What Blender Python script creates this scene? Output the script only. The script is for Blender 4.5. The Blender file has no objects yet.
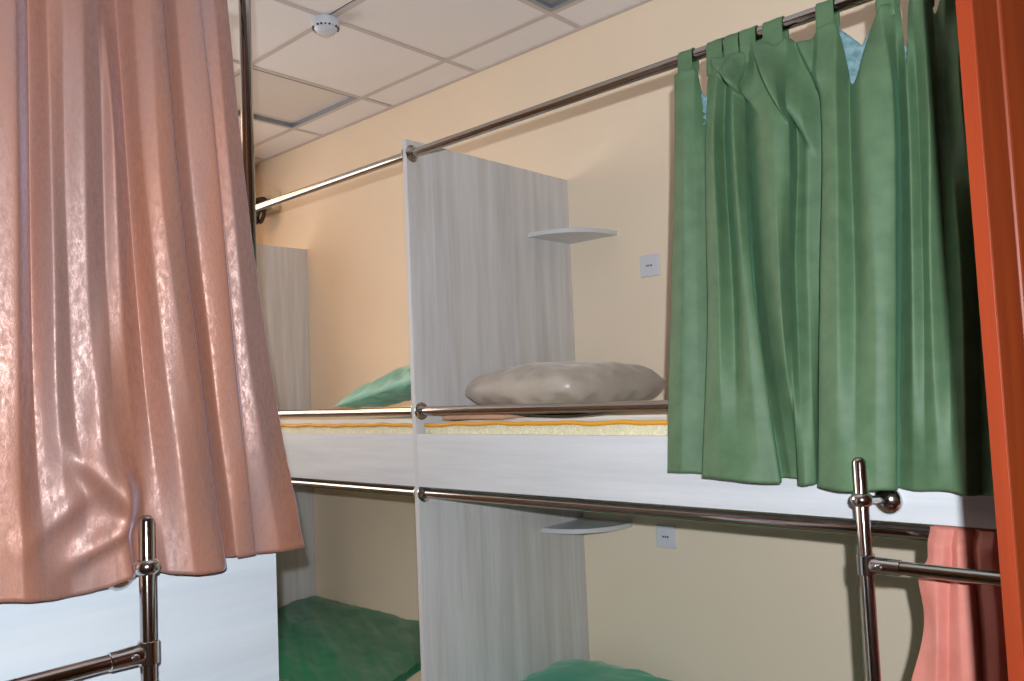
import bpy, bmesh, math, random
import numpy as np
from mathutils import Vector, Matrix, noise
random.seed(7)
sc = bpy.context.scene
COL = sc.collection

# ------------------------------------------------------------------ materials
def mat(name, color=(.8,.8,.8), rough=.6, metal=0, **kw):
    m = bpy.data.materials.new(name); m.use_nodes = True
    b = m.node_tree.nodes['Principled BSDF']
    b.inputs['Base Color'].default_value = (*color, 1)
    b.inputs['Roughness'].default_value = rough
    b.inputs['Metallic'].default_value = metal
    for k, v in kw.items():
        b.inputs[k.replace('_', ' ')].default_value = v
    return m
def N(m, t, **kw):
    n = m.node_tree.nodes.new(t)
    for k, v in kw.items(): setattr(n, k, v)
    return n
def L(m, a, b): m.node_tree.links.new(a, b)
def BS(m): return m.node_tree.nodes['Principled BSDF']
def noise_tex(m, scale3=(1,1,1), scale=5, detail=4, rough=.5, coord='Object', rot=(0,0,0), dist=0):
    tc = N(m, 'ShaderNodeTexCoord'); mp = N(m, 'ShaderNodeMapping')
    mp.inputs['Scale'].default_value = scale3; mp.inputs['Rotation'].default_value = rot
    L(m, tc.outputs[coord], mp.inputs[0])
    n = N(m, 'ShaderNodeTexNoise'); n.inputs['Scale'].default_value = scale
    n.inputs['Detail'].default_value = detail; n.inputs['Roughness'].default_value = rough
    n.inputs['Distortion'].default_value = dist
    L(m, mp.outputs[0], n.inputs['Vector']); return n
def ramp(m, src, stops):
    r = N(m, 'ShaderNodeValToRGB'); e = r.color_ramp.elements
    while len(e) < len(stops): e.new(.5)
    for i, (p, c) in enumerate(stops):
        e[i].position = p; e[i].color = (*c, 1) if len(c) == 3 else c
    L(m, src, r.inputs[0]); return r
def mix(m, a, b, fac, mode='MIX'):
    x = N(m, 'ShaderNodeMix', data_type='RGBA', blend_type=mode)
    if isinstance(fac, (int, float)): x.inputs[0].default_value = fac
    else: L(m, fac, x.inputs[0])
    L(m, a, x.inputs[6]); L(m, b, x.inputs[7]); return x.outputs[2]
def bump(m, h, strength=.3, dist=.002, prev=None):
    b = N(m, 'ShaderNodeBump'); b.inputs['Strength'].default_value = strength
    b.inputs['Distance'].default_value = dist
    L(m, h, b.inputs['Height'])
    if prev: L(m, prev.outputs[0], b.inputs['Normal'])
    L(m, b.outputs[0], BS(m).inputs['Normal']); return b

def laminate(name, axis, light=(.63,.61,.60), dark=(.47,.44,.42), brown=(.50,.42,.35)):
    m = mat(name, rough=.42)
    s = {'z': (1,1,.045), 'x': (.045,1,1), 'y': (1,.045,1)}[axis]
    n1 = noise_tex(m, s, 48, 8, .78)
    n2 = noise_tex(m, tuple(v*1.6 if v < 1 else v for v in s), 13, 4, .6, dist=.4)
    n3 = noise_tex(m, s, 9, 2, .5, dist=.3)
    r1 = ramp(m, n1.outputs[0], [(.36, dark), (.60, light)])
    r2 = ramp(m, n2.outputs[0], [(.40, dark), (.60, light)])
    c = mix(m, r1.outputs[0], r2.outputs[0], .5)
    r3 = ramp(m, n3.outputs[0], [(.54, (0,0,0)), (.72, (1,1,1))])
    bc = N(m, 'ShaderNodeRGB'); bc.outputs[0].default_value = (*brown, 1)
    mm = N(m, 'ShaderNodeMath', operation='MULTIPLY'); mm.inputs[1].default_value = .38
    L(m, r3.outputs[0], mm.inputs[0])
    c = mix(m, c, bc.outputs[0], mm.outputs[0])
    L(m, c, BS(m).inputs['Base Color'])
    bump(m, n1.outputs[0], .12, .0006)
    return m

M = {}
M['lam_v'] = laminate('ash_laminate_upright_grain', 'z', (.68,.67,.67), (.52,.50,.495), (.50,.42,.35))
M['lam_h'] = laminate('ash_laminate_level_grain', 'x', (.70,.72,.75), (.57,.59,.62), (.60,.58,.55))
M['lam_w'] = laminate('white_laminate_level_grain', 'y', (.52,.56,.60), (.44,.49,.54), (.48,.50,.52))
M['lam_edge'] = mat('laminate_edge_band', (.60,.60,.61), .45)
def paint(name, col, var=.04, bs=.15):
    m = mat(name, col, .75)
    n = noise_tex(m, (1,1,1), 3.0, 3)
    r = ramp(m, n.outputs[0], [(.3, tuple(c*(1-var) for c in col)), (.7, tuple(min(1,c*(1+var)) for c in col))])
    L(m, r.outputs[0], BS(m).inputs['Base Color'])
    n2 = noise_tex(m, (1,1,1), 220, 3); bump(m, n2.outputs[0], bs, .001)
    return m
M['wall'] = paint('cream_wall_paint', (.85,.71,.55), .015)
M['wall2'] = paint('warm_bounce_wall_paint', (.34,.20,.09), .03)  # unseen walls, colour chosen to warm and dim the bounced light
M['ceil'] = paint('ceiling_tile_board', (.83,.805,.82), .015, .3)
M['tbar'] = mat('ceiling_grid_metal', (.58,.52,.51), .5)
M['dark_void'] = mat('dark_gap', (.05,.045,.05), .9)
M['floor'] = paint('linoleum_floor', (.22,.13,.08), .15)
M['lum_frame'] = mat('luminaire_grey_frame', (.30,.34,.40), .35, .6)
M['lum_white'] = mat('luminaire_white_frame', (.50,.48,.48), .5)
def diffuser(name, c):
    m = mat(name, c, .4)
    n = noise_tex(m, (1,1,1), 60, 2); bump(m, n.outputs[0], .25, .002); return m
M['diff'] = diffuser('luminaire_prismatic_diffuser', (.68,.64,.62))
M['diff2'] = diffuser('luminaire_dull_diffuser', (.42,.38,.37))
M['chrome'] = mat('chrome_tube', (.46,.43,.41), .10, 1)
M['chrome2'] = mat('chrome_fitting', (.60,.58,.57), .14, 1)
M['bolt'] = mat('bright_screw', (.85,.87,.9), .2, 1)
M['plastic'] = mat('white_plastic', (.66,.67,.72), .35)
M['plastic2'] = mat('detector_white_plastic', (.62,.66,.74), .35)
M['black'] = mat('black_plastic', (.01,.01,.012), .45)
M['cream_plastic'] = mat('cream_plastic', (.72,.62,.42), .4)
M['backing'] = M['wall']

def cloth(name, c1, c2, rough=.55, sheen=.4, tint=(1,1,1), weave=700, mott=18, spec=.4, bstr=.25):
    m = mat(name, c1, rough)
    b = BS(m); b.inputs['Sheen Weight'].default_value = sheen
    b.inputs['Sheen Roughness'].default_value = .35
    b.inputs['Sheen Tint'].default_value = (*tint, 1)
    b.inputs['Specular IOR Level'].default_value = spec
    n = noise_tex(m, (1,1,1), mott, 5, .6)
    n2 = noise_tex(m, (1,1,1), weave, 2)
    r = ramp(m, n.outputs[0], [(.35, c1), (.68, c2)])
    L(m, r.outputs[0], b.inputs['Base Color'])
    bb = bump(m, n2.outputs[0], bstr, .0006)
    return m
M['green'] = cloth('green_twill_curtain', (.074,.142,.072), (.102,.180,.092), .56, .28, (.10,.34,.22), 800, 22, .35)
M['green_back'] = cloth('pale_blue_curtain_lining', (.09,.19,.20), (.22,.36,.40), .6, .4, (.7,.9,1), 700, 60)
M['green_hem'] = mat('green_stitching', (.07,.20,.09), .7)
# crushed satin velvet: mottled gloss
def satin():
    m = mat('dusty_pink_crushed_satin', (.5,.26,.2), .38, .18)
    b = BS(m)
    b.inputs['Sheen Weight'].default_value = .45; b.inputs['Sheen Roughness'].default_value = .3
    b.inputs['Sheen Tint'].default_value = (.70,.72,1,1)
    b.inputs['Specular IOR Level'].default_value = .9
    b.inputs['Specular Tint'].default_value = (1,.88,.84,1)
    nb = noise_tex(m, (1,1,.10), 11, 3, .5, dist=.3)                 # broad bands where the pile lies differently
    n = noise_tex(m, (1,1,.45), 120, 8, .75, dist=.4)                # crushed pile
    band = ramp(m, nb.outputs[0], [(.38, (.31,.130,.084)), (.62, (.255,.142,.122))])
    fine = ramp(m, n.outputs[0], [(.36, (.86,.86,.86)), (.64, (1.12,1.12,1.12))])
    c = mix(m, band.outputs[0], fine.outputs[0], 1.0, 'MULTIPLY')
    L(m, c, b.inputs['Base Color'])
    rr = ramp(m, n.outputs[0], [(.42, (.62,.62,.62)), (.58, (.40,.40,.40))])
    L(m, rr.outputs[0], b.inputs['Roughness'])
    n3 = noise_tex(m, (1,1,.5), 130, 7, .72, dist=.6)
    b1 = bump(m, n3.outputs[0], .32, .0016)
    n4 = noise_tex(m, (1,1,1), 900, 2)
    bump(m, n4.outputs[0], .2, .0005, b1)
    return m
M['pink'] = satin()
M['salmon'] = cloth('salmon_cotton', (.60,.20,.155), (.66,.25,.20), .7, .3, (1,.85,.8), 600, 14)
M['sheet_g'] = cloth('green_satin_sheet', (.008,.15,.072), (.014,.19,.092), .33, .15, (.6,1,.8), 500, 8, .5)
M['pillow_g'] = cloth('teal_satin_pillowcase', (.030,.36,.22), (.045,.42,.27), .38, .2, (.6,1,.8), 500, 8, .5)
M['teal'] = cloth('teal_pillowcase', (.17,.42,.32), (.24,.50,.40), .4, .25, (.7,1,.9), 500, 12, .5)
M['beige'] = cloth('taupe_silk_pillowcase', (.44,.38,.325), (.50,.44,.38), .36, .25, (1,.95,.9), 500, 10, .6)
M['tick'] = cloth('cream_mattress_ticking', (.66,.60,.38), (.74,.70,.50), .7, .2, (1,1,.9), 500, 45)
def floral():
    m = mat('cream_floral_border', (.7,.65,.45), .7)
    n = noise_tex(m, (1,1,1), 40, 2, .5, dist=2.2)
    r = ramp(m, n.outputs[0], [(.40, (.82,.79,.58)), (.47, (.62,.58,.36)), (.53, (.85,.82,.62)), (.60, (.58,.54,.34)), (.66, (.85,.82,.62))])
    L(m, r.outputs[0], BS(m).inputs['Base Color'])
    n2 = noise_tex(m, (2.2,1,.3), 26, 3); bump(m, n2.outputs[0], .6, .008); return m
M['floral'] = floral()
M['piping'] = mat('golden_piping', (.78,.36,.03), .6)
M['pale_sheet'] = cloth('pale_undersheet', (.60,.50,.32), (.66,.56,.38), .7)
M['peach'] = cloth('peach_folded_cloth', (.62,.34,.20), (.68,.40,.26), .7)
M['darkband'] = mat('dark_elastic_band', (.03,.035,.03), .7)
def cherry(name, c1, c2, rough):
    m = mat(name, c1, rough)
    n = noise_tex(m, (1,1,.05), 40, 5, .6, dist=.2)
    r = ramp(m, n.outputs[0], [(.35, c1), (.68, c2)])
    L(m, r.outputs[0], BS(m).inputs['Base Color'])
    BS(m).inputs['Coat Weight'].default_value = .12; BS(m).inputs['Coat Roughness'].default_value = .15
    return m
M['cherry'] = cherry('varnished_cherry_wood', (.10,.014,.003), (.14,.022,.004), .38)
M['cherry_edge'] = cherry('cherry_edge_banding', (.15,.016,.0015), (.19,.022,.002), .45)
def thin_glass():
    m = mat('window_glass', (.9,.95,1), .02); nt = m.node_tree; nt.nodes.remove(BS(m))
    tr = N(m, 'ShaderNodeBsdfTransparent'); gl = N(m, 'ShaderNodeBsdfGlossy'); gl.inputs['Roughness'].default_value = .02
    mx = N(m, 'ShaderNodeMixShader'); mx.inputs[0].default_value = .08
    L(m, tr.outputs[0], mx.inputs[1]); L(m, gl.outputs[0], mx.inputs[2]); L(m, mx.outputs[0], nt.nodes['Material Output'].inputs[0]); return m
M['glass'] = thin_glass()
M['white_frame'] = mat('white_window_frame', (.75,.75,.75), .4)
M['cable'] = mat('black_cable', (.012,.010,.010), .5)

# ------------------------------------------------------------------ object helpers
def tag(o, label, cat, group=None):
    o['label'] = label; o['category'] = cat
    if group: o['group'] = group
    return o
def thing(name, loc, label, cat, group=None):
    o = bpy.data.objects.new(name, None); COL.objects.link(o)
    o.location = loc; o.empty_display_size = .1
    return tag(o, label, cat, group)
def wpos(o):
    v = Vector((0,0,0))
    while o is not None: v += o.location; o = o.parent
    return v
def obj(name, bm, material, parent=None, smooth=None, origin=None):
    """bm holds world coordinates; the object's origin is its parent's (or `origin`)"""
    if smooth is not None:
        for f in bm.faces: f.smooth = smooth
    me = bpy.data.meshes.new(name)
    off = wpos(parent) if parent else Vector(origin or (0,0,0))
    if parent and origin: off = Vector(origin)
    bmesh.ops.translate(bm, verts=bm.verts, vec=-off)
    bm.to_mesh(me); bm.free()
    me.materials.append(material)
    o = bpy.data.objects.new(name, me); COL.objects.link(o)
    if parent:
        o.parent = parent; o.location = off - wpos(parent)
    else: o.location = off
    return o
def struct(name, bm, material, smooth=None):
    o = obj(name, bm, material, smooth=smooth); o['kind'] = 'structure'; return o
def box(bm, x0, x1, y0, y1, z0, z1, bev=0, seg=1):
    r = bmesh.ops.create_cube(bm, size=1)
    vs = r['verts']
    bmesh.ops.scale(bm, verts=vs, vec=(abs(x1-x0), abs(y1-y0), abs(z1-z0)))
    bmesh.ops.translate(bm, verts=vs, vec=((x0+x1)/2, (y0+y1)/2, (z0+z1)/2))
    if bev:
        es = {e for v in vs for e in v.link_edges}
        bmesh.ops.bevel(bm, geom=list(es), offset=bev, segments=seg, affect='EDGES', profile=.5)
    return bm
def boxes(*lst, bev=0, seg=1):
    bm = bmesh.new()
    for b in lst: box(bm, *b, bev=bev, seg=seg)
    return bm
def frame_of(d):
    d = Vector(d).normalized()
    a = Vector((0,0,1)) if abs(d.z) < .9 else Vector((1,0,0))
    u = d.cross(a).normalized(); return u, d.cross(u).normalized()
def sharpen(bm, ang=.6):
    for e in bm.edges:
        if len(e.link_faces) == 2 and e.calc_face_angle(0) > ang: e.smooth = False
    return bm
def lathe(bm, base, axis, prof, n=28):
    """prof: (distance along axis, radius); closed at the ends"""
    base = Vector(base); ax = Vector(axis).normalized(); u, w = frame_of(ax)
    rings = []
    for t, r in prof:
        rings.append([bm.verts.new(base + ax*t + (u*math.cos(a)+w*math.sin(a))*max(r, 1e-5))
                      for a in (2*math.pi*k/n for k in range(n))])
    for a, b in zip(rings, rings[1:]):
        for k in range(n):
            f = bm.faces.new((a[k], a[(k+1)%n], b[(k+1)%n], b[k])); f.smooth = True
    bm.faces.new(rings[0][::-1]); bm.faces.new(rings[-1])
    return bm
def tube(bm, pts, r, n=16, closed=False):
    pts = [Vector(p) for p in pts]; rings = []; u = None
    m = len(pts)
    for i, p in enumerate(pts):
        d = (pts[(i+1) % m] - pts[i-1]) if (closed or 0 < i < m-1) else (pts[1]-pts[0] if i == 0 else pts[-1]-pts[-2])
        d.normalize()
        if u is None: u, _ = frame_of(d)
        u = (u - d*u.dot(d)).normalized(); w = d.cross(u)
        rr = r[i] if isinstance(r, (list, tuple)) else r
        rings.append([bm.verts.new(p + (u*math.cos(a)+w*math.sin(a))*rr) for a in (2*math.pi*k/n for k in range(n))])
    pairs = list(zip(rings, rings[1:]))
    if closed: pairs.append((rings[-1], rings[0]))
    for a, b in pairs:
        for k in range(n):
            f = bm.faces.new((a[k], a[(k+1)%n], b[(k+1)%n], b[k])); f.smooth = True
    if not closed: bm.faces.new(rings[0][::-1]); bm.faces.new(rings[-1])
    bmesh.ops.recalc_face_normals(bm, faces=bm.faces)
    return bm
def T(pts, r, **k): return sharpen(tube(bmesh.new(), pts, r, **k))
def LT(base, axis, prof, n=28):
    bm = lathe(bmesh.new(), base, axis, prof, n); bmesh.ops.recalc_face_normals(bm, faces=bm.faces); return sharpen(bm)

# cloth hung from section profiles
def cat1(xs, ys, q, mono=False):
    """smooth (Catmull-Rom like, shape kept) interpolation of ys(xs) at q"""
    xs = np.asarray(xs, float); ys = np.asarray(ys, float)
    m = np.gradient(ys, xs, axis=0)*.5
    if mono:                                   # shape-preserving tangents: neighbouring folds never cross
        dl = np.diff(ys, axis=0)/np.diff(xs)[:, None]
        m = np.zeros_like(ys); m[0] = dl[0]; m[-1] = dl[-1]
        a, b = dl[:-1], dl[1:]
        m[1:-1] = np.where(a*b > 0, 2*a*b/(a+b+1e-12*np.sign(a+b)+1e-30), 0)
    i = np.clip(np.searchsorted(xs, q) - 1, 0, len(xs)-2)
    h = xs[i+1]-xs[i]; t = (q-xs[i])/h
    if ys.ndim > 1: t = t[:, None]; h = h[:, None]
    h00 = 2*t**3-3*t**2+1; h10 = t**3-2*t**2+t; h01 = -2*t**3+3*t**2; h11 = t**3-t**2
    return h00*ys[i]+h10*h*m[i]+h01*ys[i+1]+h11*h*m[i+1]
def hang(rows, nu, nv, ztop=None, disp=None, place=None, zbot=None, keep=None, thick=.0016):
    zs = [r[0] for r in rows]; npt = len(rows[0][1])
    uq = np.linspace(0, npt-1, nu)
    sec = np.stack([cat1(np.arange(npt), np.array(r[1]), uq) for r in rows])   # rows x nu x 2
    order = np.argsort(zs); zz = np.array(zs)[order]; sec = sec[order]
    V = np.zeros((nv, nu, 3))
    for k in range(nu):
        zt = zs[0] if ztop is None else ztop(uq[k]/(npt-1), uq[k])
        zb = zs[-1] if zbot is None else zbot(uq[k]/(npt-1), uq[k])
        z = np.linspace(zt, zb, nv)
        c = cat1(zz, sec[:, k, :], np.clip(z, zz[0], zz[-1]), True)
        V[:, k, 0] = c[:, 0]; V[:, k, 1] = c[:, 1]; V[:, k, 2] = z
    if disp is not None: V[..., 1] += disp(V[..., 0], V[..., 2])
    bm = bmesh.new(); g = []
    for j in range(nv):
        g.append([bm.verts.new(place(*V[j, k])) for k in range(nu)])
    for j in range(nv-1):
        for k in range(nu-1):
            f = bm.faces.new((g[j][k], g[j+1][k], g[j+1][k+1], g[j][k+1])); f.smooth = True
    return bm
def solidify(o, t, off=0):
    m = o.modifiers.new('cloth_thickness', 'SOLIDIFY'); m.thickness = t; m.offset = off
def ridge(A, Z, p, q, h, wup, wdn, fade=.03):
    """a fold along p->q: rises over wup on its left side, falls over wdn on its right"""
    p = np.array(p); q = np.array(q); d = q-p; Ln = np.hypot(*d); d = d/Ln; n = np.array([-d[1], d[0]])
    s = (A-p[0])*d[0]+(Z-p[1])*d[1]; t = (A-p[0])*n[0]+(Z-p[1])*n[1]
    along = 1/(1+np.exp(-(s)/(fade*.3)))/(1+np.exp((s-Ln)/(fade*.3)))
    prof = np.where(t > 0, np.exp(-(t/wup)**2), np.exp(-(t/wdn)**2))
    return h*along*prof
def sstep(x): x = np.clip(x, 0, 1); return x*x*(3-2*x)

def pillow(c, sx, sy, h, rotz=0, tilt=(0,0), n=56, seed=1, wr=.006, corner=.10, up=.62, dn=.38, ex=.46, rnd=0):
    """a plump cushion: two bulged sheets joined at a seam, pinched corners, soft creases"""
    bm = bmesh.new(); R = Matrix.Rotation(rotz, 3, 'Z') @ Matrix.Rotation(tilt[0], 3, 'X') @ Matrix.Rotation(tilt[1], 3, 'Y')
    def pt(a, b, side):
        # a,b in -1..1 ; edges bow inwards between the pointed corners
        x = a*(1-corner*(1-b*b)*abs(a)**2); y = b*(1-corner*(1-a*a)*abs(b)**2)
        k = 1-rnd*abs(a*b)**3; x *= k; y *= k
        e = max(0, (1-a**2))**ex*max(0, (1-b**2))**ex
        z = e*h*(up if side > 0 else -dn)
        v = Vector((x*sx, y*sy, z))
        nn = noise.fractal(Vector((v.x*7+seed, v.y*7, side*3.1)), 1, 2, 4)
        ang = math.atan2(b, a); rad = max(abs(a), abs(b))
        cr = math.sin(ang*17+seed+2*nn)*wr*.8*sstep((rad-.45)/.5)*(1-sstep((rad-.93)/.07))
        v.z += (nn*wr*1.6+cr)*min(1, e*2.5)
        return R @ v + Vector(c)
    vt = {}
    for side in (1, -1):
        for i in range(n+1):
            for j in range(n+1):
                edge = i in (0, n) or j in (0, n)
                if edge and (1, i, j) in vt: vt[(-1, i, j)] = vt[(1, i, j)]; continue
                a = math.sin((i/n*2-1)*math.pi/2); b = math.sin((j/n*2-1)*math.pi/2)
                vt[(side, i, j)] = bm.verts.new(pt(a, b, side))
    for side in (1, -1):
        for i in range(n):
            for j in range(n):
                q = [vt[(side, i, j)], vt[(side, i+1, j)], vt[(side, i+1, j+1)], vt[(side, i, j+1)]]
                if side < 0: q.reverse()
                f = bm.faces.new(q); f.smooth = True
    return bm
FLASH, WINDOW, LAMP, EXPO = 192, 6.0, 10.5, 0.0
GREEN = [
  (2.290, [(-1.016,0.000), (-0.986,0.008), (-0.960,0.000), (-0.953,-0.015), (-0.945,-0.020), (-0.923,-0.005), (-0.893,0.010), (-0.875,0.000), (-0.852,0.010), (-0.830,0.000), (-0.825,-0.005), (-0.798,0.008), (-0.776,0.000), (-0.756,0.000), (-0.726,0.005), (-0.710,-0.010), (-0.673,-0.010), (-0.656,0.000), (-0.615,0.005), (-0.599,-0.020), (-0.570,-0.020), (-0.524,0.006), (-0.502,-0.005), (-0.486,-0.015), (-0.464,0.000), (-0.444,0.005), (-0.428,-0.005), (-0.401,0.008), (-0.378,-0.005), (-0.349,0.008), (-0.326,-0.005), (-0.302,0.008), (-0.276,0.000)]),
  (2.100, [(-1.025,0.000), (-0.991,0.010), (-0.970,0.000), (-0.954,-0.010), (-0.946,-0.015), (-0.926,0.015), (-0.895,0.030), (-0.892,-0.003), (-0.846,0.030), (-0.838,0.002), (-0.839,-0.010), (-0.802,0.015), (-0.748,0.035), (-0.718,0.025), (-0.722,-0.010), (-0.695,-0.005), (-0.666,-0.015), (-0.644,0.025), (-0.610,0.035), (-0.596,0.006), (-0.558,0.032), (-0.501,0.028), (-0.505,-0.008), (-0.479,0.014), (-0.467,-0.002), (-0.441,0.016), (-0.431,0.000), (-0.418,-0.005), (-0.385,0.015), (-0.364,-0.005), (-0.331,0.015), (-0.312,-0.005), (-0.277,0.010)]),
  (1.750, [(-1.050,0.000), (-1.009,0.012), (-0.979,0.003), (-0.958,-0.012), (-0.955,-0.020), (-0.927,0.025), (-0.890,0.038), (-0.875,0.014), (-0.830,0.040), (-0.813,0.030), (-0.833,-0.005), (-0.792,0.020), (-0.747,0.038), (-0.743,0.010), (-0.745,-0.015), (-0.714,-0.010), (-0.687,-0.020), (-0.663,0.030), (-0.620,0.045), (-0.596,0.022), (-0.548,0.045), (-0.513,0.032), (-0.520,-0.010), (-0.491,0.012), (-0.476,0.000), (-0.457,0.015), (-0.437,-0.005), (-0.403,0.020), (-0.382,-0.005), (-0.349,0.020), (-0.332,-0.005), (-0.305,0.015), (-0.272,0.000)]),
  (1.310, [(-1.075,0.000), (-1.031,0.010), (-0.999,0.000), (-0.981,-0.010), (-0.981,-0.020), (-0.956,0.030), (-0.898,0.045), (-0.847,0.050), (-0.804,0.042), (-0.768,0.032), (-0.794,-0.010), (-0.771,-0.010), (-0.753,-0.015), (-0.736,0.020), (-0.714,0.032), (-0.699,0.020), (-0.713,-0.020), (-0.687,0.030), (-0.642,0.050), (-0.601,0.055), (-0.564,0.050), (-0.534,0.035), (-0.551,-0.010), (-0.518,0.000), (-0.493,0.006), (-0.467,0.010), (-0.442,0.015), (-0.417,0.020), (-0.398,0.000), (-0.367,0.020), (-0.349,0.000), (-0.321,0.015), (-0.278,0.000)]),
]
PINK = [
  (2.370, [(0.348,0.010), (0.386,0.020), (0.416,0.025), (0.443,0.000), (0.462,0.020), (0.489,0.025), (0.519,0.020), (0.542,0.015), (0.556,-0.005), (0.587,-0.010), (0.605,0.015), (0.632,0.025), (0.654,0.020), (0.671,-0.015), (0.689,0.010), (0.726,0.022), (0.742,0.003), (0.765,0.010), (0.797,0.005)]),
  (2.000, [(0.347,0.010), (0.384,0.025), (0.416,0.030), (0.445,0.000), (0.467,0.025), (0.490,0.020), (0.518,0.030), (0.555,0.010), (0.571,0.020), (0.601,0.000), (0.617,0.025), (0.639,0.035), (0.673,0.030), (0.695,-0.010), (0.710,0.015), (0.757,0.025), (0.773,0.005), (0.793,0.012), (0.828,0.005)]),
  (1.650, [(0.346,0.010), (0.378,0.030), (0.414,0.035), (0.443,0.010), (0.469,0.030), (0.496,0.020), (0.526,0.025), (0.557,0.015), (0.583,0.020), (0.620,0.005), (0.643,0.035), (0.673,0.040), (0.706,0.030), (0.729,-0.010), (0.740,0.020), (0.781,0.025), (0.797,0.008), (0.820,0.015), (0.870,0.005)]),
  (1.250, [(0.346,0.010), (0.382,0.020), (0.420,0.030), (0.458,0.020), (0.499,0.010), (0.531,0.015), (0.562,0.030), (0.587,0.050), (0.629,0.010), (0.647,0.030), (0.685,0.045), (0.734,0.040), (0.753,0.030), (0.770,-0.005), (0.785,0.020), (0.821,0.022), (0.831,0.008), (0.879,0.015), (0.940,0.005)]),
]
SALMON = [
  (1.243, [(-0.503,0.000), (-0.488,0.015), (-0.472,0.020), (-0.459,0.010), (-0.446,0.020), (-0.432,0.015), (-0.424,0.000), (-0.409,0.015), (-0.388,0.020), (-0.377,0.000), (-0.351,0.020), (-0.314,0.010)]),
  (1.190, [(-0.505,0.000), (-0.490,0.015), (-0.474,0.020), (-0.462,0.005), (-0.447,0.020), (-0.435,0.010), (-0.427,-0.005), (-0.411,0.015), (-0.392,0.015), (-0.379,0.000), (-0.353,0.020), (-0.317,0.010)]),
  (1.145, [(-0.526,0.000), (-0.508,0.012), (-0.488,0.020), (-0.469,0.005), (-0.450,0.020), (-0.434,0.015), (-0.427,-0.008), (-0.412,0.010), (-0.392,0.015), (-0.379,0.000), (-0.354,0.020), (-0.319,0.010)]),
  (1.080, [(-0.520,0.000), (-0.506,0.010), (-0.490,0.022), (-0.475,0.005), (-0.452,0.022), (-0.433,0.018), (-0.427,-0.010), (-0.411,0.010), (-0.390,0.015), (-0.380,0.000), (-0.356,0.020), (-0.321,0.010)]),
  (0.930, [(-0.556,0.000), (-0.532,0.010), (-0.503,0.025), (-0.486,0.005), (-0.455,0.025), (-0.436,0.020), (-0.429,-0.010), (-0.416,0.010), (-0.396,0.015), (-0.386,0.000), (-0.365,0.020), (-0.326,0.010)]),
  (0.500, [(-0.703,0.000), (-0.656,0.010), (-0.613,0.025), (-0.581,0.005), (-0.526,0.025), (-0.492,0.020), (-0.466,-0.010), (-0.445,0.010), (-0.411,0.015), (-0.398,0.000), (-0.364,0.020), (-0.321,0.010)]),
]
# ------------------------------------------------------------------ key measures (metres)
FY, WY = 1.747, 2.604           # front plane of the bunks, the wall behind them
XD, XP, XE = -2.038, -3.927, -4.468   # divider face, far end panel face, end wall
XR = -0.148                     # face of the right end panel
ZC = 2.996
ZU, ZM, ZL = 2.352, 1.493, 1.226
RY = 1.772                      # axis of the curtain rods
R_T = .0125

# ------------------------------------------------------------------ the room
X1, Y0 = 1.35, -1.35
struct('floor', boxes((XE-.1, X1+.1, Y0-.1, WY+.1, -.08, 0)), M['floor'])
struct('wall_back', boxes((XE-.1, X1+.1, WY, WY+.12, 0, ZC+.25)), M['wall'])
struct('wall_front', boxes((XE-.1, X1+.1, Y0-.12, Y0, 0, ZC+.25)), M['wall2'])
struct('wall_right', boxes((X1, X1+.12, Y0, WY, 0, ZC+.25)), M['wall2'])
# left wall with the window opening
wy0, wy1, wz0, wz1 = -.45, 1.6, 1.35, 2.8
struct('wall_left', boxes((XE-.12, XE, Y0, wy0, 0, ZC+.25), (XE-.12, XE, wy1, WY, 0, ZC+.25),
                          (XE-.12, XE, wy0, wy1, 0, wz0), (XE-.12, XE, wy0, wy1, wz1, ZC+.25)), M['wall'])
fr = .06
win = struct('window_1', boxes((XE-.09, XE-.03, wy0, wy0+fr, wz0, wz1), (XE-.09, XE-.03, wy1-fr, wy1, wz0, wz1),
                         (XE-.09, XE-.03, wy0+fr, wy1-fr, wz0, wz0+fr), (XE-.09, XE-.03, wy0+fr, wy1-fr, wz1-fr, wz1),
                         (XE-.09, XE-.03, (wy0+wy1)/2-.03, (wy0+wy1)/2+.03, wz0+fr, wz1-fr), bev=.004), M['white_frame'])
obj('window_pane', boxes((XE-.063, XE-.057, wy0+fr, wy1-fr, wz0+fr, wz1-fr)), M['glass'], win)
for nm, b in (('baseboard_back', (XE, X1, WY-.014, WY, 0, .07)),):
    struct(nm, boxes(b, bev=.003), M['white_frame'])

# suspended ceiling: lay-in tiles and the grid bars
gx = [-3.7256+.6*i for i in range(-2, 10) if XE < -3.7256+.6*i < X1]
gy = [2.405-.6*j for j in range(0, 7) if 2.405-.6*j > Y0]
xs = [XE]+gx+[X1]; ys = [WY]+gy+[Y0]
lum_cells = {}
bm = bmesh.new()
for i in range(len(xs)-1):
    for j in range(len(ys)-1):
        x0, x1, y1, y0 = xs[i], xs[i+1], ys[j], ys[j+1]
        if abs(x0+3.7256) < .01 and abs(y1-2.405) < .01: lum_cells['a'] = (x0, x1, y0, y1); continue
        if abs(x0+1.9256) < .01 and abs(y1-2.405) < .01: lum_cells['b'] = (x0, x1, y0, y1); continue
        dz = .0022+.0006*math.sin(i*3.7+j*5.1)
        e = 0
        # two tiles that lie slightly off their bars leave a dark slot
        s0 = .006 if (abs(x0+3.1256) < .01 and j == 0) else 0
        s1 = .006 if (abs(x0+2.5256) < .01 and j == 2) else 0
        box(bm, x0+(s0*3.2 if s0 else 0), x1, y0, y1-(s1*3.2 if s1 else 0), ZC+dz, ZC+dz+.014, bev=.0015)
struct('ceiling', bm, M['ceil'])
struct('ceiling_void', boxes((XE, X1, Y0, WY, ZC+.14, ZC+.16)), M['dark_void'])
bm = bmesh.new(); bw = .012
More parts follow.
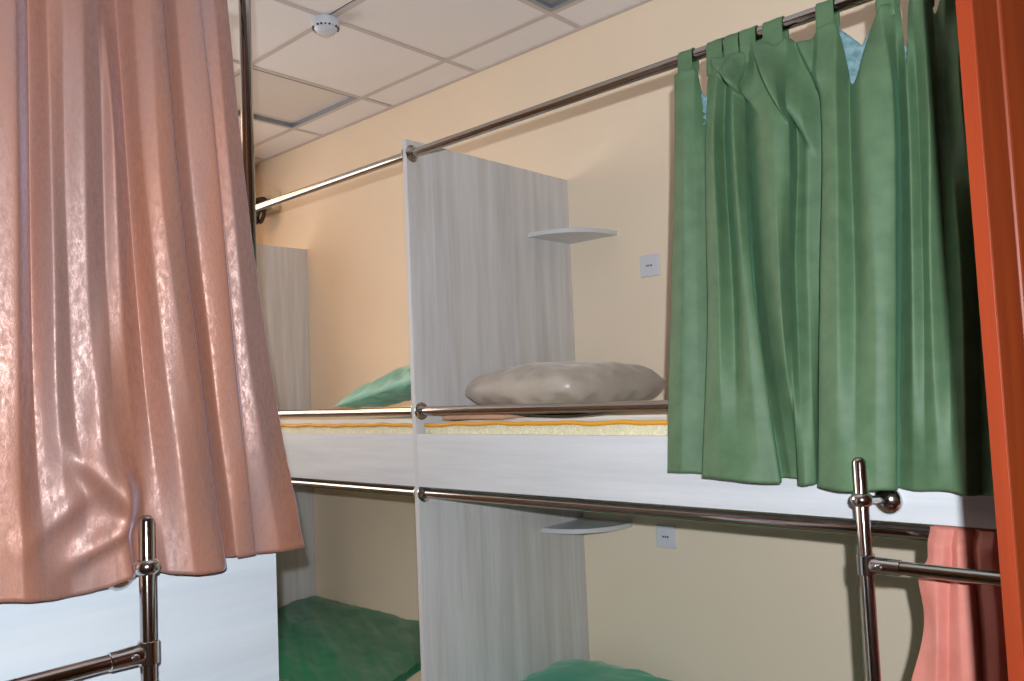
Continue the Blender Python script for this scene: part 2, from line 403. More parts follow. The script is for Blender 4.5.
for x in gx: box(bm, x-bw, x+bw, Y0, WY, ZC-.0008, ZC+.0018, bev=.0004)
for y in gy: box(bm, XE, X1, y-bw, y+bw, ZC-.0012, ZC+.0015, bev=.0004)
struct('trim_1', bm, M['tbar'])
struct('trim_2', boxes((XE, X1, WY-.020, WY, ZC-.003, ZC+.004), (XE, XE+.02, Y0, WY, ZC-.003, ZC+.004),
                       (X1-.02, X1, Y0, WY, ZC-.003, ZC+.004), (XE, X1, Y0, Y0+.02, ZC-.003, ZC+.004)), M['tbar'])

def luminaire(cell, label, fm, dm, depth, fw):
    x0, x1, y0, y1 = cell; g = .013
    x0 += g; x1 -= g; y0 += g; y1 -= g
    t = thing('ceiling_luminaire', ((x0+x1)/2, (y0+y1)/2, ZC), label, 'ceiling light')
    z0, z1 = ZC-.002, ZC+depth+.02
    obj('housing', boxes((x0, x0+fw, y0, y1, z0, z1), (x1-fw, x1, y0, y1, z0, z1),
                       (x0+fw, x1-fw, y0, y0+fw, z0, z1), (x0+fw, x1-fw, y1-fw, y1, z0, z1),
                       (x0, x1, y0, y1, z1, z1+.03)), fm, t)
    obj('diffuser', boxes((x0+fw, x1-fw, y0+fw, y1-fw, ZC+depth, ZC+depth+.006)), dm, t)
    return t
luminaire(lum_cells['a'], 'square white ceiling light panel with dark recessed edges, beyond the smoke detector', M['lum_frame'], M['diff'], .020, .004)
luminaire(lum_cells['b'], 'square ceiling light panel with blue grey metal frame, cut by the top of the photo', M['lum_frame'], M['diff2'], .014, .022)

# smoke detector
dx, dy = -2.545, 1.800
t = thing('smoke_detector', (dx, dy, ZC), 'round white smoke detector on the ceiling grid crossing', 'smoke detector')
obj('mounting_base', LT((dx, dy, ZC), (0,0,-1), [(0,.050),(.010,.050),(.012,.048)], 40), M['plastic2'], t)
obj('sensor_head', LT((dx, dy, ZC-.011), (0,0,-1), [(0,.053),(.012,.054),(.022,.050),(.024,.044),(.031,.040),(.040,.030),(.043,.018),(.044,0)], 40), M['plastic2'], t)
bm = bmesh.new()
for k in range(20):
    a = 2*math.pi*k/20
    if k % 5 == 0: continue
    c = Vector((dx+.0475*math.cos(a), dy+.0475*math.sin(a), ZC-.0335))
    lathe(bm, c, (math.cos(a), math.sin(a), -.4), [(-.004,.0042),(.0035,.0042)], 6)
obj('smoke_inlet', bm, M['black'], t)
obj('indicator_lamp', LT((dx+.020, dy-.018, ZC-.047), (.3,-.3,-1), [(0,.004),(.005,.0035),(.007,.001)], 12), M['plastic'], t)

# ------------------------------------------------------------------ bunks
def flange(parent, x, y, z, d, r=.029):
    fo = obj('flange', LT((x, y, z), (d,0,0), [(0,r),(.003,r),(.005,r*.88),(.0065,.0178),(.013,.0172),(.0135,.0145)], 32), M['chrome2'], parent)
def rail(name, parent, x0, x1, z):
    o = obj(name, T([(x0+.002, RY, z), ((x0+x1)/2, RY, z), (x1-.002, RY, z)], .0145, n=28), M['chrome'], parent, origin=((x0+x1)/2, RY, z))
    flange(o, x0, RY, z, 1); flange(o, x1, RY, z, -1)
def upright(name, parent, xface, d, z1=2.398):
    """panel whose visible face is at xface; d=-1: its body lies at smaller x"""
    xa, xb = sorted((xface, xface+d*.018))
    o = obj(name, boxes((xa, xb, FY+.0012, WY-.001, 0.0, z1), bev=.0006), M['lam_v'], parent)
    obj('edge_band', boxes((xa, xb, FY-.0004, FY+.0012, 0.0, z1+.0003)), M['lam_edge'], o)
def shelf(parent, x, z, r=.235):
    bm = bmesh.new(); n = 26
    ring = [(x, WY-.001)]+[(x+r*math.sin(a)**.88, WY-.001-r*1.1*max(0,math.cos(a))**.88) for a in (math.pi/2*k/n for k in range(n+1))]
    lo = [bm.verts.new((a, b, z-.008)) for a, b in ring]; hi = [bm.verts.new((a, b, z+.008)) for a, b in ring]
    bm.faces.new(hi); bm.faces.new(lo[::-1]); m = len(ring)
    for k in range(m): bm.faces.new((lo[k], lo[(k+1)%m], hi[(k+1)%m], hi[k]))
    bmesh.ops.recalc_face_normals(bm, faces=bm.faces)
    s = obj('corner_shelf', bm, M['lam_h'], parent)
    b2 = bmesh.new(); pts = ring[1:]
    v0 = [b2.verts.new((a+.0006*1, b-.0006, z-.0082)) for a, b in pts]; v1 = [b2.verts.new((a+.0006, b-.0006, z+.0082)) for a, b in pts]
    for k in range(len(pts)-1): b2.faces.new((v0[k], v0[k+1], v1[k+1], v1[k])).smooth = True
    obj('edge_band', b2, M['lam_edge'], s)
# the far bunk: end panel at XP, shares no panel; the near bunk owns the divider
XDl = XD-.018
XDl -= .0008
far = thing('bunk_bed', ((XP+XDl)/2, FY, 0), 'far bunk bed left of the tall divider, pale grey wood-look laminate with empty open bays', 'bunk bed')
near = thing('bunk_bed', ((XD+XR)/2, FY, 0), 'near bunk bed with tall grey divider panel and corner shelves, behind the green curtain', 'bunk bed')
upright('end_panel', far, XP, -1, 2.392)
upright('divider_panel', near, XD, -1, 2.398)
upright('end_panel', near, XR, 1, 2.398)
for t, xa, xb in ((far, XP, XDl), (near, XD, XR)):
    obj('front_board', boxes((xa+.0005, xb-.0005, FY, FY+.018, 1.249, 1.419), bev=.0008), M['lam_h'], t)
    obj('front_board', boxes((xa+.0005, xb-.0005, FY, FY+.018, .16, .37), bev=.0008), M['lam_h'], t)
    obj('bed_base', boxes((xa+.0005, xb-.0005, FY+.018, WY-.002, 1.262, 1.280)), M['lam_h'], t)
    obj('bed_base', boxes((xa+.0005, xb-.0005, FY+.018, WY-.002, .26, .278)), M['lam_h'], t)
    rail('curtain_rod', t, xa, xb, ZU)
    rail('guard_rail', t, xa, xb, ZM)
    rail('curtain_rod', t, xa, xb, ZL)
shelf(near, XD, 2.140); shelf(near, XD, 1.018)

# ------------------------------------------------------------------ mattresses
def mattress(x0, x1, z0, z1, label, seed, top=M['pale_sheet'], dome=.012):
    y0, y1 = FY+.021, WY-.006
    t = thing('mattress', ((x0+x1)/2, (y0+y1)/2, z0), label, 'mattress')
    # side border: a wavy upholstered band, top: slightly domed sheet
    bm = bmesh.new(); n = 220; rows = 7
    per = []
    for k in range(n+1):
        s = k/n; per.append((x0+(x1-x0)*s, s))
    g = []
    for j in range(rows+1):
        v = j/rows; row = []
        for x, s in per:
            w = noise.fractal(Vector((x*9+seed, v*1.3, 0)), 1, 2, 3)*.0035
            row.append(bm.verts.new((x, y0+.004-math.sin(v*math.pi)*.004-abs(w), z0+(z1-z0)*v)))
        g.append(row)
    for j in range(rows):
        for k in range(n): bm.faces.new((g[j][k], g[j][k+1], g[j+1][k+1], g[j+1][k])).smooth = True
    for (a, b, c, d) in (((x0,y0+.004),(x0,y1),z0,z1), ((x0,y1),(x1,y1),z0,z1), ((x1,y1),(x1,y0+.004),z0,z1)):
        vs = [bm.verts.new((*a, c)), bm.verts.new((*a, d)), bm.verts.new((*b, d)), bm.verts.new((*b, c))]
        bm.faces.new(vs)
    vs = [bm.verts.new((x0,y0+.004,z0)), bm.verts.new((x0,y1,z0)), bm.verts.new((x1,y1,z0)), bm.verts.new((x1,y0+.004,z0))]
    bm.faces.new(vs)
    obj('border', bm, M['floral'], t)
    bm = bmesh.new(); nx, ny = 90, 40; g = []
    for j in range(ny+1):
        row = []
        for k in range(nx+1):
            a = k/nx; b = j/ny; x = x0+(x1-x0)*a; y = y0+(y1-y0)*b
            e = (max(0,1-(2*a-1)**8)*max(0,1-(2*b-1)**6))
            row.append(bm.verts.new((x, y, z1+e*dome+e*noise.fractal(Vector((x*4+seed, y*4, 1)), 1, 2, 3)*.003)))
        g.append(row)
    for j in range(ny):
        for k in range(nx): bm.faces.new((g[j][k], g[j][k+1], g[j+1][k+1], g[j+1][k])).smooth = True
    obj('sleeping_surface', bm, top, t)
    pts = [(x0+.003+(x1-x0-.006)*k/120, y0-.001+.0015*math.sin(k*1.7+seed), z1+.001+.0060*noise.noise(Vector((k*.17+seed, 0, 0)))-.006*math.exp(-((k-3)/4)**2)) for k in range(121)]
    obj('piping', T(pts, .0062, n=10), M['piping'], t)
    return t
mattress(XP+.006, XDl-.006, 1.281, 1.446, 'cream mattress with golden piping on the upper bunk left of the divider', 3)
mattress(XD+.020, XR-.01, 1.281, 1.450, 'cream floral mattress with golden piping on the upper bunk under the taupe pillow', 8)
mattress(XP+.006, XDl-.006, .279, .425, 'pale mattress on the lower left bunk, mostly under a green sheet', 5)
mattress(XD+.006, XR-.01, .279, .405, 'mattress of the lower bunk right of the divider, under the teal pillow', 12, M['sheet_g'])

# green sheet of the lower left bed
def sheet():
    bm = bmesh.new(); nx, ny = 170, 90; g = []
    y0, y1 = FY+.018, WY-.004
    for j in range(ny+1):
        row = []
        for k in range(nx+1):
            a = k/nx; b = j/ny
            y = y0+(y1-y0)*b
            xr = -2.46-.20*b+.02*math.sin(b*9)         # slanting hem on the right
            xr = max(-2.72, xr) if b < .97 else xr
            x = (XP+.004)+(xr-XP-.004)*a
            s = x*.55+y*.9                                # diagonal pull folds
            w = noise.fractal(Vector((s*9, (x-y)*1.1, 2)), 1, 2, 4) + .8*(1-2.2*abs(noise.noise(Vector((s*6, (x-y)*.9, 5)))))
            w2 = noise.noise(Vector((x*2.2, y*2.2, 9)))
            z = .449+w*.011+w2*.009
            z += .016*math.exp(-((b-.93)/.09)**2)*(.5+.5*noise.noise(Vector((x*5,0,3))))
            z = max(z, .4405)
            if a > .985: z = .438
            row.append(bm.verts.new((x, y, z)))
        g.append(row)
    for j in range(ny):
        for k in range(nx): bm.faces.new((g[j][k], g[j][k+1], g[j+1][k+1], g[j+1][k])).smooth = True
    o = obj('bed_sheet', bm, M['sheet_g'], origin=((XP-2.5)/2, 2.2, .44)); solidify(o, .002)
    tag(o, 'wrinkled green satin sheet spread over the lower left bed', 'bed sheet')
sheet()

# pillows
o = obj('pillow', pillow((-1.735, 2.165, 1.552), .252, .32, .205, rotz=.03, seed=4, wr=.008, corner=.05, up=.42, dn=.45, ex=.40, rnd=.14), M['beige'], origin=(-1.755, 2.165, 1.455))
tag(o, 'large taupe silky pillow lying on the upper bunk mattress right of the divider', 'pillow')
o = obj('pillow', pillow((-2.46, 2.17, 1.592), .30, .24, .13, rotz=.10, tilt=(.10,-.20), seed=9, wr=.009), M['teal'], origin=(-2.5, 2.13, 1.46))
tag(o, 'light teal pillow with a pointed corner on the upper left bunk, peeking past the divider', 'pillow')
o = obj('pillow', pillow((-1.82, 2.24, .470), .27, .33, .13, rotz=.0, seed=6, wr=.005), M['pillow_g'], origin=(-1.8, 2.24, .41))
tag(o, 'green teal pillow on the lower bunk at the foot of the divider panel', 'pillow')
o = obj('folded_cloth', boxes((-1.97, -1.70, 1.80, 1.93, 1.4625, 1.4735), (-1.955, -1.72, 1.81, 1.92, 1.4735, 1.480), bev=.003, seg=2), M['peach'], origin=(-1.83, 1.86, 1.462))
tag(o, 'small folded peach cloth on the upper mattress, under the front edge of the taupe pillow', 'cloth')
pts = [(-1.70+.40*k/30, 1.815+.02*math.sin(k*.2), 1.4665+.014*(2*k/30-1)**2) for k in range(31)]
o = obj('elastic_strap', T(pts, .0032, n=8), M['darkband'], origin=(-1.5, 1.82, 1.465))
tag(o, 'thin dark strap curving over the upper mattress under the taupe pillow', 'strap')

# ------------------------------------------------------------------ wall sockets
def socket(x, z, label):
    t = thing('wall_socket', (x, WY, z), label, 'socket')
    obj('cover_plate', boxes((x-.0415, x+.0415, WY-.010, WY-.0005, z-.0415, z+.0415), bev=.004, seg=3), M['plastic'], t)
    i = obj('socket_insert', LT((x, WY-.0098, z), (0,-1,0), [(0,.0225),(.002,.0225),(.0022,.0205),(.0008,.0195),(.0007,0)], 32), M['plastic'], t)
    bm = bmesh.new()
    for dxx in (-.0095, .0095): lathe(bm, (x+dxx, WY-.0100, z), (0,-1,0), [(0,.0034),(.0018,.0034)], 14)
    box(bm, x-.0015, x+.0015, WY-.0122, WY-.0102, z-.004, z+.004)
    obj('contact_hole', bm, M['black'], i)
socket(-1.660, 1.992, 'white square wall socket above the taupe pillow')
socket(-1.652, .987, 'white square wall socket beside the lower corner shelf')

# ------------------------------------------------------------------ junction box with coiled cable
t = thing('junction_box', (-4.37, WY, 2.74), 'cream box high in the far wall corner behind the chrome rod', 'junction box')
obj('box_body', boxes((-4.420, -4.185, WY-.05, WY-.0005, 2.665, 2.775), bev=.004, seg=2), M['cream_plastic'], t)
obj('lid', boxes((-4.423, -4.182, WY-.056, WY-.05, 2.662, 2.778), bev=.002), M['cream_plastic'], t)
bm = bmesh.new()
for (cx, cz, rx, rz, yy, ph) in ((-4.385, 2.700, .060, .034, .085, 0), (-4.39, 2.652, .052, .046, .092, .4), (-4.355, 2.640, .036, .050, .100, -.5), (-4.41, 2.640, .030, .050, .108, .3), (-4.372,2.662,.045,.028,.115,.9)):
    cx += .12; cz -= .005
    tube(bm, [(cx+rx*math.cos(a)*math.cos(ph)-rz*math.sin(a)*math.sin(ph), WY-yy, cz+rz*math.sin(a)*math.cos(ph)+rx*math.cos(a)*math.sin(ph)) for a in (2*math.pi*k/28 for k in range(28))], .0078, n=8, closed=True)
tube(bm, [(-4.36, WY-.062, 2.735), (-4.33, WY-.085, 2.732), (-4.27, WY-.095, 2.730), (-4.21, WY-.095, 2.722), (-4.19, WY-.09, 2.705)], .014, n=8)
o = obj('power_cord', bm, M['cable'], origin=(-4.38, WY-.09, 2.65))
tag(o, 'coil of black power cord hanging in front of the cream box in the far corner', 'cord')

# ------------------------------------------------------------------ left unit (runs along y)
LX, LY = -1.50, .902
t = thing('bunk_unit', (-1.95, -.1, 0), 'tall white laminate bunk front in the left foreground below the pink curtain', 'bunk bed')
obj('front_panel', boxes((LX-.018, LX, -1.2, LY, .08, 1.419), bev=.0008), M['lam_w'], t)
obj('end_panel', boxes((-2.38, LX-.0185, LY-.018, LY, .0, 1.419), bev=.0008), M['lam_w'], t)
obj('end_panel', boxes((-2.38, LX-.0185, -1.2, -1.182, .0, 1.419), bev=.0008), M['lam_w'], t)
obj('plinth', boxes((LX-.06, LX-.045, -1.18, LY-.019, 0, .08)), M['lam_w'], t)
obj('back_panel', boxes((-2.398, -2.38, -1.2, LY, 0, 1.419)), M['lam_w'], t)
obj('bed_base', boxes((-2.379, LX-.0185, -1.18, LY-.0185, 1.25, 1.268)), M['lam_w'], t)
px_, py_ = -1.540, .884
post = obj('support_post', LT((px_, py_, 1.419), (0,0,1), [(0,R_T),(ZC-1.419-.002, R_T)], 28), M['chrome'], t)
obj('flange', LT((px_, py_, 1.4195), (0,0,1), [(0,.028),(.004,.028),(.007,.022),(.010,.016),(.022,.0155)], 28), M['chrome2'], post)
obj('flange', LT((px_, py_, ZC-.004), (0,0,-1), [(0,.028),(.004,.028),(.007,.022),(.010,.016),(.022,.0155)], 28), M['chrome2'], post)
obj('curtain_rod', T([(px_, -1.18, 2.415), (px_, -.2, 2.415), (px_, py_-.012, 2.415)], R_T, n=24), M['chrome'], t)
# ------------------------------------------------------------------ ladders
def clamp_t(parent, p, axis, d):
    """collar round the pole at p with a tapering socket along d"""
    p = Vector(p); d = Vector(d)
    bm = bmesh.new()
    lathe(bm, p+Vector((0,0,-.019)), (0,0,1), [(0,.0150),(.001,.0165),(.037,.0165),(.038,.0150)], 28)
    lathe(bm, p+d*.010, d, [(0,.0150),(.004,.0162),(.018,.0158),(.040,.0150),(.052,.0150),(.053,.0128)], 28)
    bmesh.ops.recalc_face_normals(bm, faces=bm.faces); sharpen(bm)
    c = obj('clamp', bm, M['chrome2'], parent, origin=tuple(p))
    return c
def ladder(name, p0, along, out, ztop, zarm, zflange, zr, standoff, label, rung_len, zmins, bolt_dir):
    """p0 (x,y) of the first pole; along = unit vector to the second pole; out = unit vector from the bed to the ladder"""
    a = Vector(along); ou = Vector(out); P = Vector((p0[0], p0[1], 0))
    t = thing(name, (p0[0]+a.x*rung_len/2, p0[1]+a.y*rung_len/2, 0), label, 'ladder')
    for q in (P, P+a*rung_len):
        b = Vector((q.x, q.y, 0))
        pole = obj('pole', LT(b, (0,0,1), [(0,R_T),(ztop-.010,R_T),(ztop-.004,R_T*.82),(ztop-.001,R_T*.5),(ztop,.001)], 28), M['chrome'], t, origin=tuple(b))
        obj('foot', LT(b, (0,0,1), [(0,.017),(.03,.016),(.032,.0126)], 20), M['black'], pole)
        # ball joint, arm and domed wall flange
        j = Vector((q.x, q.y, zarm))
        obj('ball_joint', LT(j+Vector((0,0,-.0125)), (0,0,1), [(0,.0128),(.002,.0165),(.0065,.0195),(.0125,.0208),(.0185,.0195),(.023,.0165),(.025,.0128)], 28), M['chrome2'], pole)
        e = Vector((q.x, q.y, zflange)) - ou*standoff
        arm = obj('mounting_arm', T([j-ou*.012, (j*.5+e*.5)+Vector((0,0,.001)), e+ou*.006], .0075, n=18), M['chrome'], t)
        obj('flange', LT(e, ou, [(0,.0285),(.004,.0285),(.009,.026),(.014,.021),(.018,.014),(.0195,.008)], 32), M['chrome2'], arm)
    for z in zmins:
        r = obj('rung', T([P+a*.012+Vector((0,0,z)), P+a*rung_len*.5+Vector((0,0,z)), P+a*(rung_len-.012)+Vector((0,0,z))], R_T*1.0, n=28), M['chrome'], t,
                origin=tuple(P+a*rung_len*.5+Vector((0,0,z))))
        for q, d in ((P, a), (P+a*rung_len, -a)):
            c = clamp_t(r, q+Vector((0,0,z)), None, d)
            s = q+Vector((0,0,z))+d*.027+Vector(bolt_dir)*.0152
            obj('screw', LT(s, bolt_dir, [(0,.0062),(.002,.0062),(.0035,.0045),(.0037,.0015)], 16), M['bolt'], c)
ladder('bunk_ladder', (-.578, 1.60), (1,0,0), (0,-1,0), 1.393, 1.312, 1.292, 0, .147-.0,
       'chrome tube ladder at the right, in front of the green curtain hem', .38, (1.190, .89, .59, .29), (0,-1,0))
ladder('bunk_ladder', (-1.385, .592), (0,-1,0), (1,0,0), 1.368, 1.283, 1.258, 0, .115,
       'chrome tube ladder in the left foreground, standing against the pink curtain', .38, (1.144, .84, .54, .24), (1,0,0))
# ------------------------------------------------------------------ green curtain
def green_ztop(u, i):
    # tops between the tabs sag; two wide gaps open into drops
    def dip(c, w, d): return d*math.exp(-abs((i-c)/w)**2.4)
    z = 2.309
    z -= dip(3.5, .8, .11) + dip(9.6, .5, .012) + dip(13.2, .5, .012) + dip(15.6, 1.0, .020) + dip(19.4, .95, .150) + dip(23.0, .34, .14) + dip(26.2, .5, .05) + dip(28.4, .5, .04)
    return z
def green_disp(A, Z):
    d = ridge(A, Z, (-.893,2.290), (-.812,2.185), .030, .030, .006, .07)
    d += ridge(A, Z, (-.792,2.300), (-.704,2.095), .034, .032, .006, .07)
    d += ridge(A, Z, (-.706,2.300), (-.655,2.165), .020, .026, .006)
    rng = np.sin(A*31+Z*3)*.0012+np.sin(A*57-Z*5)*.0008
    low = sstep((1.45-Z)/.14)
    return d+rng+low*np.sin(A*90)*.001
def green_base(z):
    return float(np.interp(z, [1.31, 1.55, 1.75, 2.1, 2.29], [1.712, 1.720, 1.731, 1.742, 1.748]))
gt = thing('curtain', (-.62, 1.74, 1.31), 'green tab-top curtain with deep folds hanging at the right, on the upper rod', 'curtain')
bm = hang(GREEN, 420, 150, ztop=green_ztop, disp=green_disp, place=lambda a, d, z: (a, green_base(z)-d*1.5, z),
          zbot=lambda u, i: 1.333-.016*u+.003*math.sin(i*1.3))
o = obj('fabric_panel', bm, M['green'], gt); solidify(o, .0018)
# lining that shows inside the drop-shaped gaps
for (xc, w, zt, zb, yy, vd) in ((-.945, .030, 2.292, 2.170, 1.768, .055), (-.812,.022,2.292,2.235,1.766,.03), (-.575, .046, 2.300, 2.13, 1.772, .050), (-.488, .024, 2.300, 2.14, 1.770, .085)):
    bm = bmesh.new(); nx, nz = 10, 16; g = []
    for j in range(nz+1):
        v = j/nz; row = []
        for k in range(nx+1):
            s = 2*k/nx-1
            ww = w*(1 if v < .6 else math.sqrt(max(.02, 1-((v-.6)/.4)**2)))
            top = zt-vd*(1-abs(s))**1.1
            row.append(bm.verts.new((xc+s*ww, yy-.010*abs(s)-.003*math.sin(j*1.9+k), top+(zb-top)*v)))
        g.append(row)
    for j in range(nz):
        for k in range(nx): bm.faces.new((g[j][k], g[j+1][k], g[j+1][k+1], g[j][k+1])).smooth = True
    o = obj('lining', bm, M['green_back'], gt); solidify(o, .0015)
# tabs looping over the rod
def tab(parent, x0, x1, material, rodx=None, skew=0.0):
    cs = []
    R = .0145+.003
    front = [(RY-R-.004, 2.282), (RY-R-.0035, 2.300), (RY-R-.001, 2.325), (RY-R, ZU)]
    arc = [(RY-R*math.cos(a), ZU+R*math.sin(a)) for a in (math.pi*k/10 for k in range(1, 10))]
    back = [(RY+R, ZU), (RY+R-.002, 2.320), (RY+.004, 2.298), (RY-.006, 2.280)]
    path = front+arc+back
    bm = bmesh.new(); g = []; n = 7
    for j, (y, z) in enumerate(path):
        row = []
        for k in range(n+1):
            s = k/n; pin = .94+.06*abs(2*(j/(len(path)-1))-1)
            x = (x0+x1)/2+(s-.5)*(x1-x0)*pin+skew*(z-2.28)
            row.append(bm.verts.new((x, y+.0012*math.sin(s*7+x0*40), z)))
        g.append(row)
    for j in range(len(path)-1):
        for k in range(n): bm.faces.new((g[j][k], g[j+1][k], g[j+1][k+1], g[j][k+1])).smooth = True
    o = obj('tab_loop', bm, material, parent); solidify(o, .0022)
for x0, x1 in ((-1.008,-.968), (-.930,-.888), (-.884,-.846), (-.842,-.802), (-.786,-.738), (-.662,-.622), (-.536,-.498), (-.462,-.430), (-.400,-.362), (-.326,-.288), (-.250,-.214)):
    tab(gt, x0, x1, M['green'])

# ------------------------------------------------------------------ pink curtain
def pink_disp(A, Z):
    d = ridge(A, Z, (.505,1.470), (.590,1.368), .018, .034, .016, .05)
    d += ridge(A, Z, (.500,1.300), (.585,1.352), .013, .022, .014, .05)
    d += ridge(A, Z, (.440,1.350), (.520,1.410), .010, .022, .018, .06)
    d += ridge(A, Z, (.560,1.75), (.535,1.50), .008, .03, .02, .1)
    # the cloth is pushed back where the ladder pole leans on it
    d -= .020*np.exp(-((A-.592)/.022)**2)*sstep((1.42-Z)/.09)
    for k, (f, g_, h) in enumerate(((23, 9, .0016), (41, -14, .0012), (67, 21, .0008))):
        d += np.sin(A*f+Z*g_+k)*h*np.clip((1.9-Z)/.5, .25, 1)
    # crinkled selvedge on the right
    e = np.clip((A-(.79+(2.37-Z)*.10))/.05, 0, 1)
    d += e*np.sin(Z*105+np.sin(Z*31)*2)*.0016
    return d
pt_ = thing('curtain', (-1.46, .4, 1.25), 'dusty pink crushed satin curtain filling the left foreground', 'curtain')
ext = lambda r: [(-1.02,.012),(-.98,.03),(-.93,.0),(-.88,.03),(-.82,.035),(-.77,.0),(-.70,.03),(-.63,.035),(-.58,.005),(-.50,.03),(-.42,.03),(-.36,.0),(-.28,.03),(-.20,.035),(-.14,.0),(-.06,.03),(.02,.03),(.08,.0),(.16,.03),(.22,.035),(.27,.005),(.31,.02)]+r
PR = [(z, ext(r)) for z, r in PINK]
bm = hang(PR, 520, 170, ztop=lambda u, i: 2.388, disp=pink_disp, place=lambda a, d, z: (-1.466+d*1.3, a, z),
          zbot=lambda u, i: 1.253+.009*math.sin(i*.9)*(1 if i < 36 else .4))
o = obj('fabric_panel', bm, M['pink'], pt_); solidify(o, .0018)
for k in range(15):
    yc = -.95+k*.122
    bm = bmesh.new(); R = R_T+.003; g = []
    path = [(-1.462, 2.372), (-1.475, 2.395), (px_+R, 2.412)]+[(px_+R*math.cos(a), 2.415+R*math.sin(a)) for a in (math.pi*q/8 for q in range(0, 9))]+[(px_-R, 2.405), (px_-.004, 2.388), (-1.49, 2.372)]
    for (x, z) in path: g.append([bm.verts.new((x, yc+s, z)) for s in (-.022, 0, .022)])
    for a_, b_ in zip(g, g[1:]):
        for q in range(2): bm.faces.new((a_[q], b_[q], b_[q+1], a_[q+1])).smooth = True
    o = obj('tab_loop', bm, M['pink'], pt_); solidify(o, .002)

# ------------------------------------------------------------------ salmon curtain
st = thing('curtain', (-.43, 1.73, .5), 'salmon pink cotton curtain on the lower rod at the right edge', 'curtain')
def s_disp(A, Z): return np.sin(A*80+Z*9)*.0012
bm = hang(SALMON, 120, 120, disp=s_disp, place=lambda a, d, z: (a, 1.752-.022*float(sstep((1.243-z)/.03))-d, z), ztop=lambda u, i: 1.2455)
o = obj('fabric_panel', bm, M['salmon'], st); solidify(o, .002)
bm = bmesh.new(); g = []; n = 60
R = .0145+.004
path = [(RY-R*math.cos(a), ZL+R*math.sin(a)) for a in (math.pi*q/10 for q in range(-1, 11))]+[(RY+R*.9, 1.19), (RY+R*.6, 1.10), (RY+R*.8, .95), (RY+R, .60)]
for j, (y, z) in enumerate(path):
    g.append([bm.verts.new((-.503+.185*k/n-(.05*(k < 8)*(1-k/8)*max(0, (1.15-z)/.5)), y+.003*math.sin(k*.9)*(1 if j > 11 else .3), z)) for k in range(n+1)])
for a_, b_ in zip(g, g[1:]):
    for q in range(n): bm.faces.new((a_[q], b_[q], b_[q+1], a_[q+1])).smooth = True
o = obj('rod_fold', bm, M['salmon'], st); solidify(o, .002)

# ------------------------------------------------------------------ cherry wood door leaf, right foreground
A0 = Vector((-.2185, .986, 0)); dv = Vector((.35, .94, 0)).normalized(); nv_ = Vector((dv.y, -dv.x, 0))   # nv_: the face that is seen
TH = .0178; WD = .66; HD = 2.75
def slab(bm, s0, s1, t0, t1, z0, z1, bev=.001):
    """s along the leaf, t through it (0 = far face, TH = seen face)"""
    b = bmesh.new(); box(b, s0, s1, t0, t1, z0, z1, bev=bev, seg=2)
    Mx = Matrix(((dv.x, nv_.x, 0, A0.x), (dv.y, nv_.y, 0, A0.y), (0, 0, 1, 0), (0, 0, 0, 1)))
    bmesh.ops.transform(b, matrix=Mx, verts=b.verts)
    me = bpy.data.meshes.new('tmp'); b.to_mesh(me); b.free(); bm.from_mesh(me); bpy.data.meshes.remove(me)
    bmesh.ops.recalc_face_normals(bm, faces=bm.faces); return bm
dt = thing('wooden_door', tuple(A0), 'open red cherry wood door leaf with bright orange edge at the right border', 'door')
bm = slab(bmesh.new(), 0.002, .045, 0, TH, .02, HD); slab(bm, WD-.06, WD, 0, TH, .02, HD)
slab(bm, .045, WD-.06, 0, TH, .02, .14); slab(bm, .045, WD-.06, 0, TH, HD-.10, HD); slab(bm, .045, WD-.06, 0, TH, 1.02, 1.12)
obj('stile_frame', bm, M['cherry'], dt)
obj('edge_strip', slab(bmesh.new(), 0, .0018, 0, TH, .02, HD, .0004), M['cherry_edge'], dt)
obj('door_panel', slab(slab(bmesh.new(), .054, WD-.066, .006, TH-.002, 1.126, HD-.106, .003), .054, WD-.066, .006, TH-.002, .146, 1.014, .003), M['cherry'], dt)
bm = slab(bmesh.new(), .0452, .0538, .002, .006, .14, HD-.10)
slab(bm, WD-.0658, WD-.0602, .002, .006, .14, HD-.10)
obj('panel_groove', bm, M['dark_void'], dt)
bm = bmesh.new()
for z in (.35, 1.4, 2.4): lathe(bm, A0+dv*(WD+.006)+nv_*(TH/2)+Vector((0,0,z)), (0,0,1), [(0,.007),(.09,.007)], 14)
obj('hinge', bm, M['chrome2'], dt)
struct('trim_3', boxes((.012, .10, 1.70, 1.79, 0, HD+.02), bev=.004), M['cherry'])

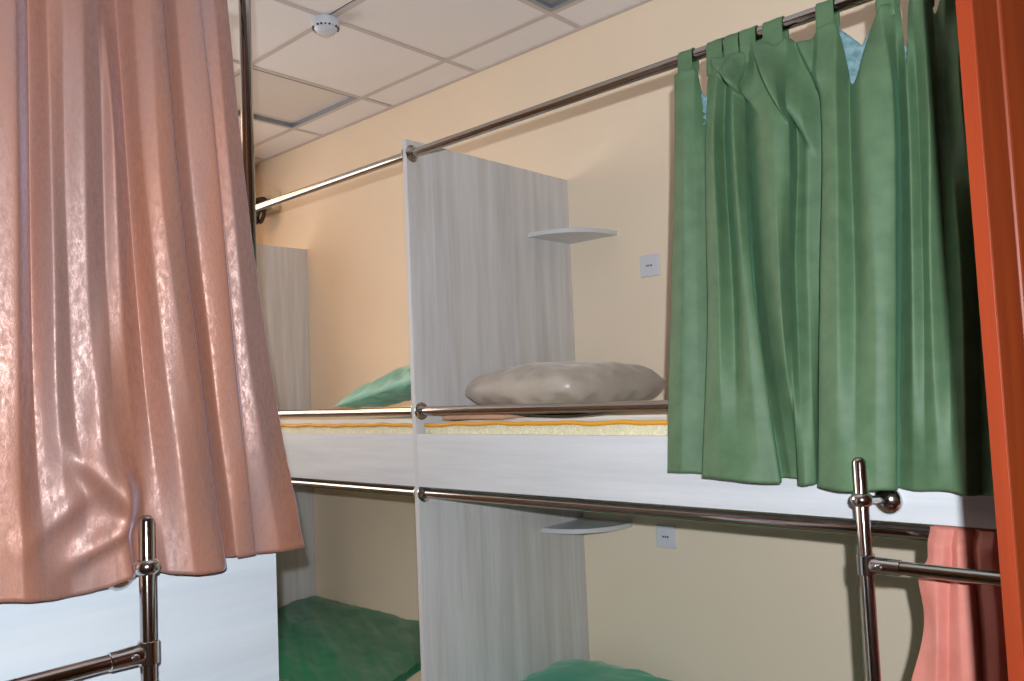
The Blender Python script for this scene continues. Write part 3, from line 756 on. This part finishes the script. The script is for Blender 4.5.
# ------------------------------------------------------------------ camera
cam = bpy.data.cameras.new('camera'); co = bpy.data.objects.new('camera', cam); COL.objects.link(co)
pi_, ro, ya = .0602, .0432, -.741
F0 = Vector((math.sin(ya), math.cos(ya), 0)); R0 = Vector((math.cos(ya), -math.sin(ya), 0)); U0 = Vector((0,0,1))
Fw = F0*math.cos(pi_)+U0*math.sin(pi_); Up = U0*math.cos(pi_)-F0*math.sin(pi_)
Rt = R0*math.cos(ro)-Up*math.sin(ro); U2 = Up*math.cos(ro)+R0*math.sin(ro)
mw = Matrix((Rt, U2, -Fw)).transposed().to_4x4(); mw.translation = (0, 0, 1.55)
co.matrix_world = mw
cam.sensor_width = 36; cam.lens = 814.37*36/1024; cam.clip_start = .02; cam.clip_end = 50
sc.camera = co

# ------------------------------------------------------------------ lights
def light(name, kind, loc, energy, color, **kw):
    l = bpy.data.lights.new(name, kind); l.energy = energy; l.color = color
    for k, v in kw.items(): setattr(l, k, v)
    o = bpy.data.objects.new(name, l); COL.objects.link(o); o.location = loc; return o
# the camera's own flash, a little above and behind the lens
fl = light('camera_flash', 'SPOT', Vector((0,0,1.55))-Fw*.13+U2*.10+Rt*.014, FLASH, (.90,.95,1.0), shadow_soft_size=.012, spot_size=math.radians(118), spot_blend=.5)
fl.rotation_euler = mw.to_euler()
# daylight through the window in the left wall
wl = light('window_daylight', 'AREA', (XE-.02, (wy0+wy1)/2, (wz0+wz1)/2), 1.0, (1.0,.92,.82), shape='RECTANGLE', size=1.35, size_y=1.95)
wl.rotation_euler = (0, math.radians(-90), 0); wl.data.cycles.is_portal = True
w = bpy.data.worlds.new('world'); sc.world = w; w.use_nodes = True
w.node_tree.nodes['Background'].inputs[0].default_value = (1.0,.93,.85,1)
w.node_tree.nodes['Background'].inputs[1].default_value = WINDOW
# unseen warm ceiling lamp near the end wall, for the orange upper bays
hl = light('room_ceiling_lamp', 'AREA', (-4.12, 1.2, ZC-.03), LAMP, (1.0,.52,.20), shape='RECTANGLE', size=.5, size_y=.5)
vs = sc.view_settings
sc.display_settings.display_device = 'sRGB'
vs.view_transform = 'Standard'; vs.look = 'None'; vs.gamma = 1; vs.exposure = EXPO; vs.use_curve_mapping = False
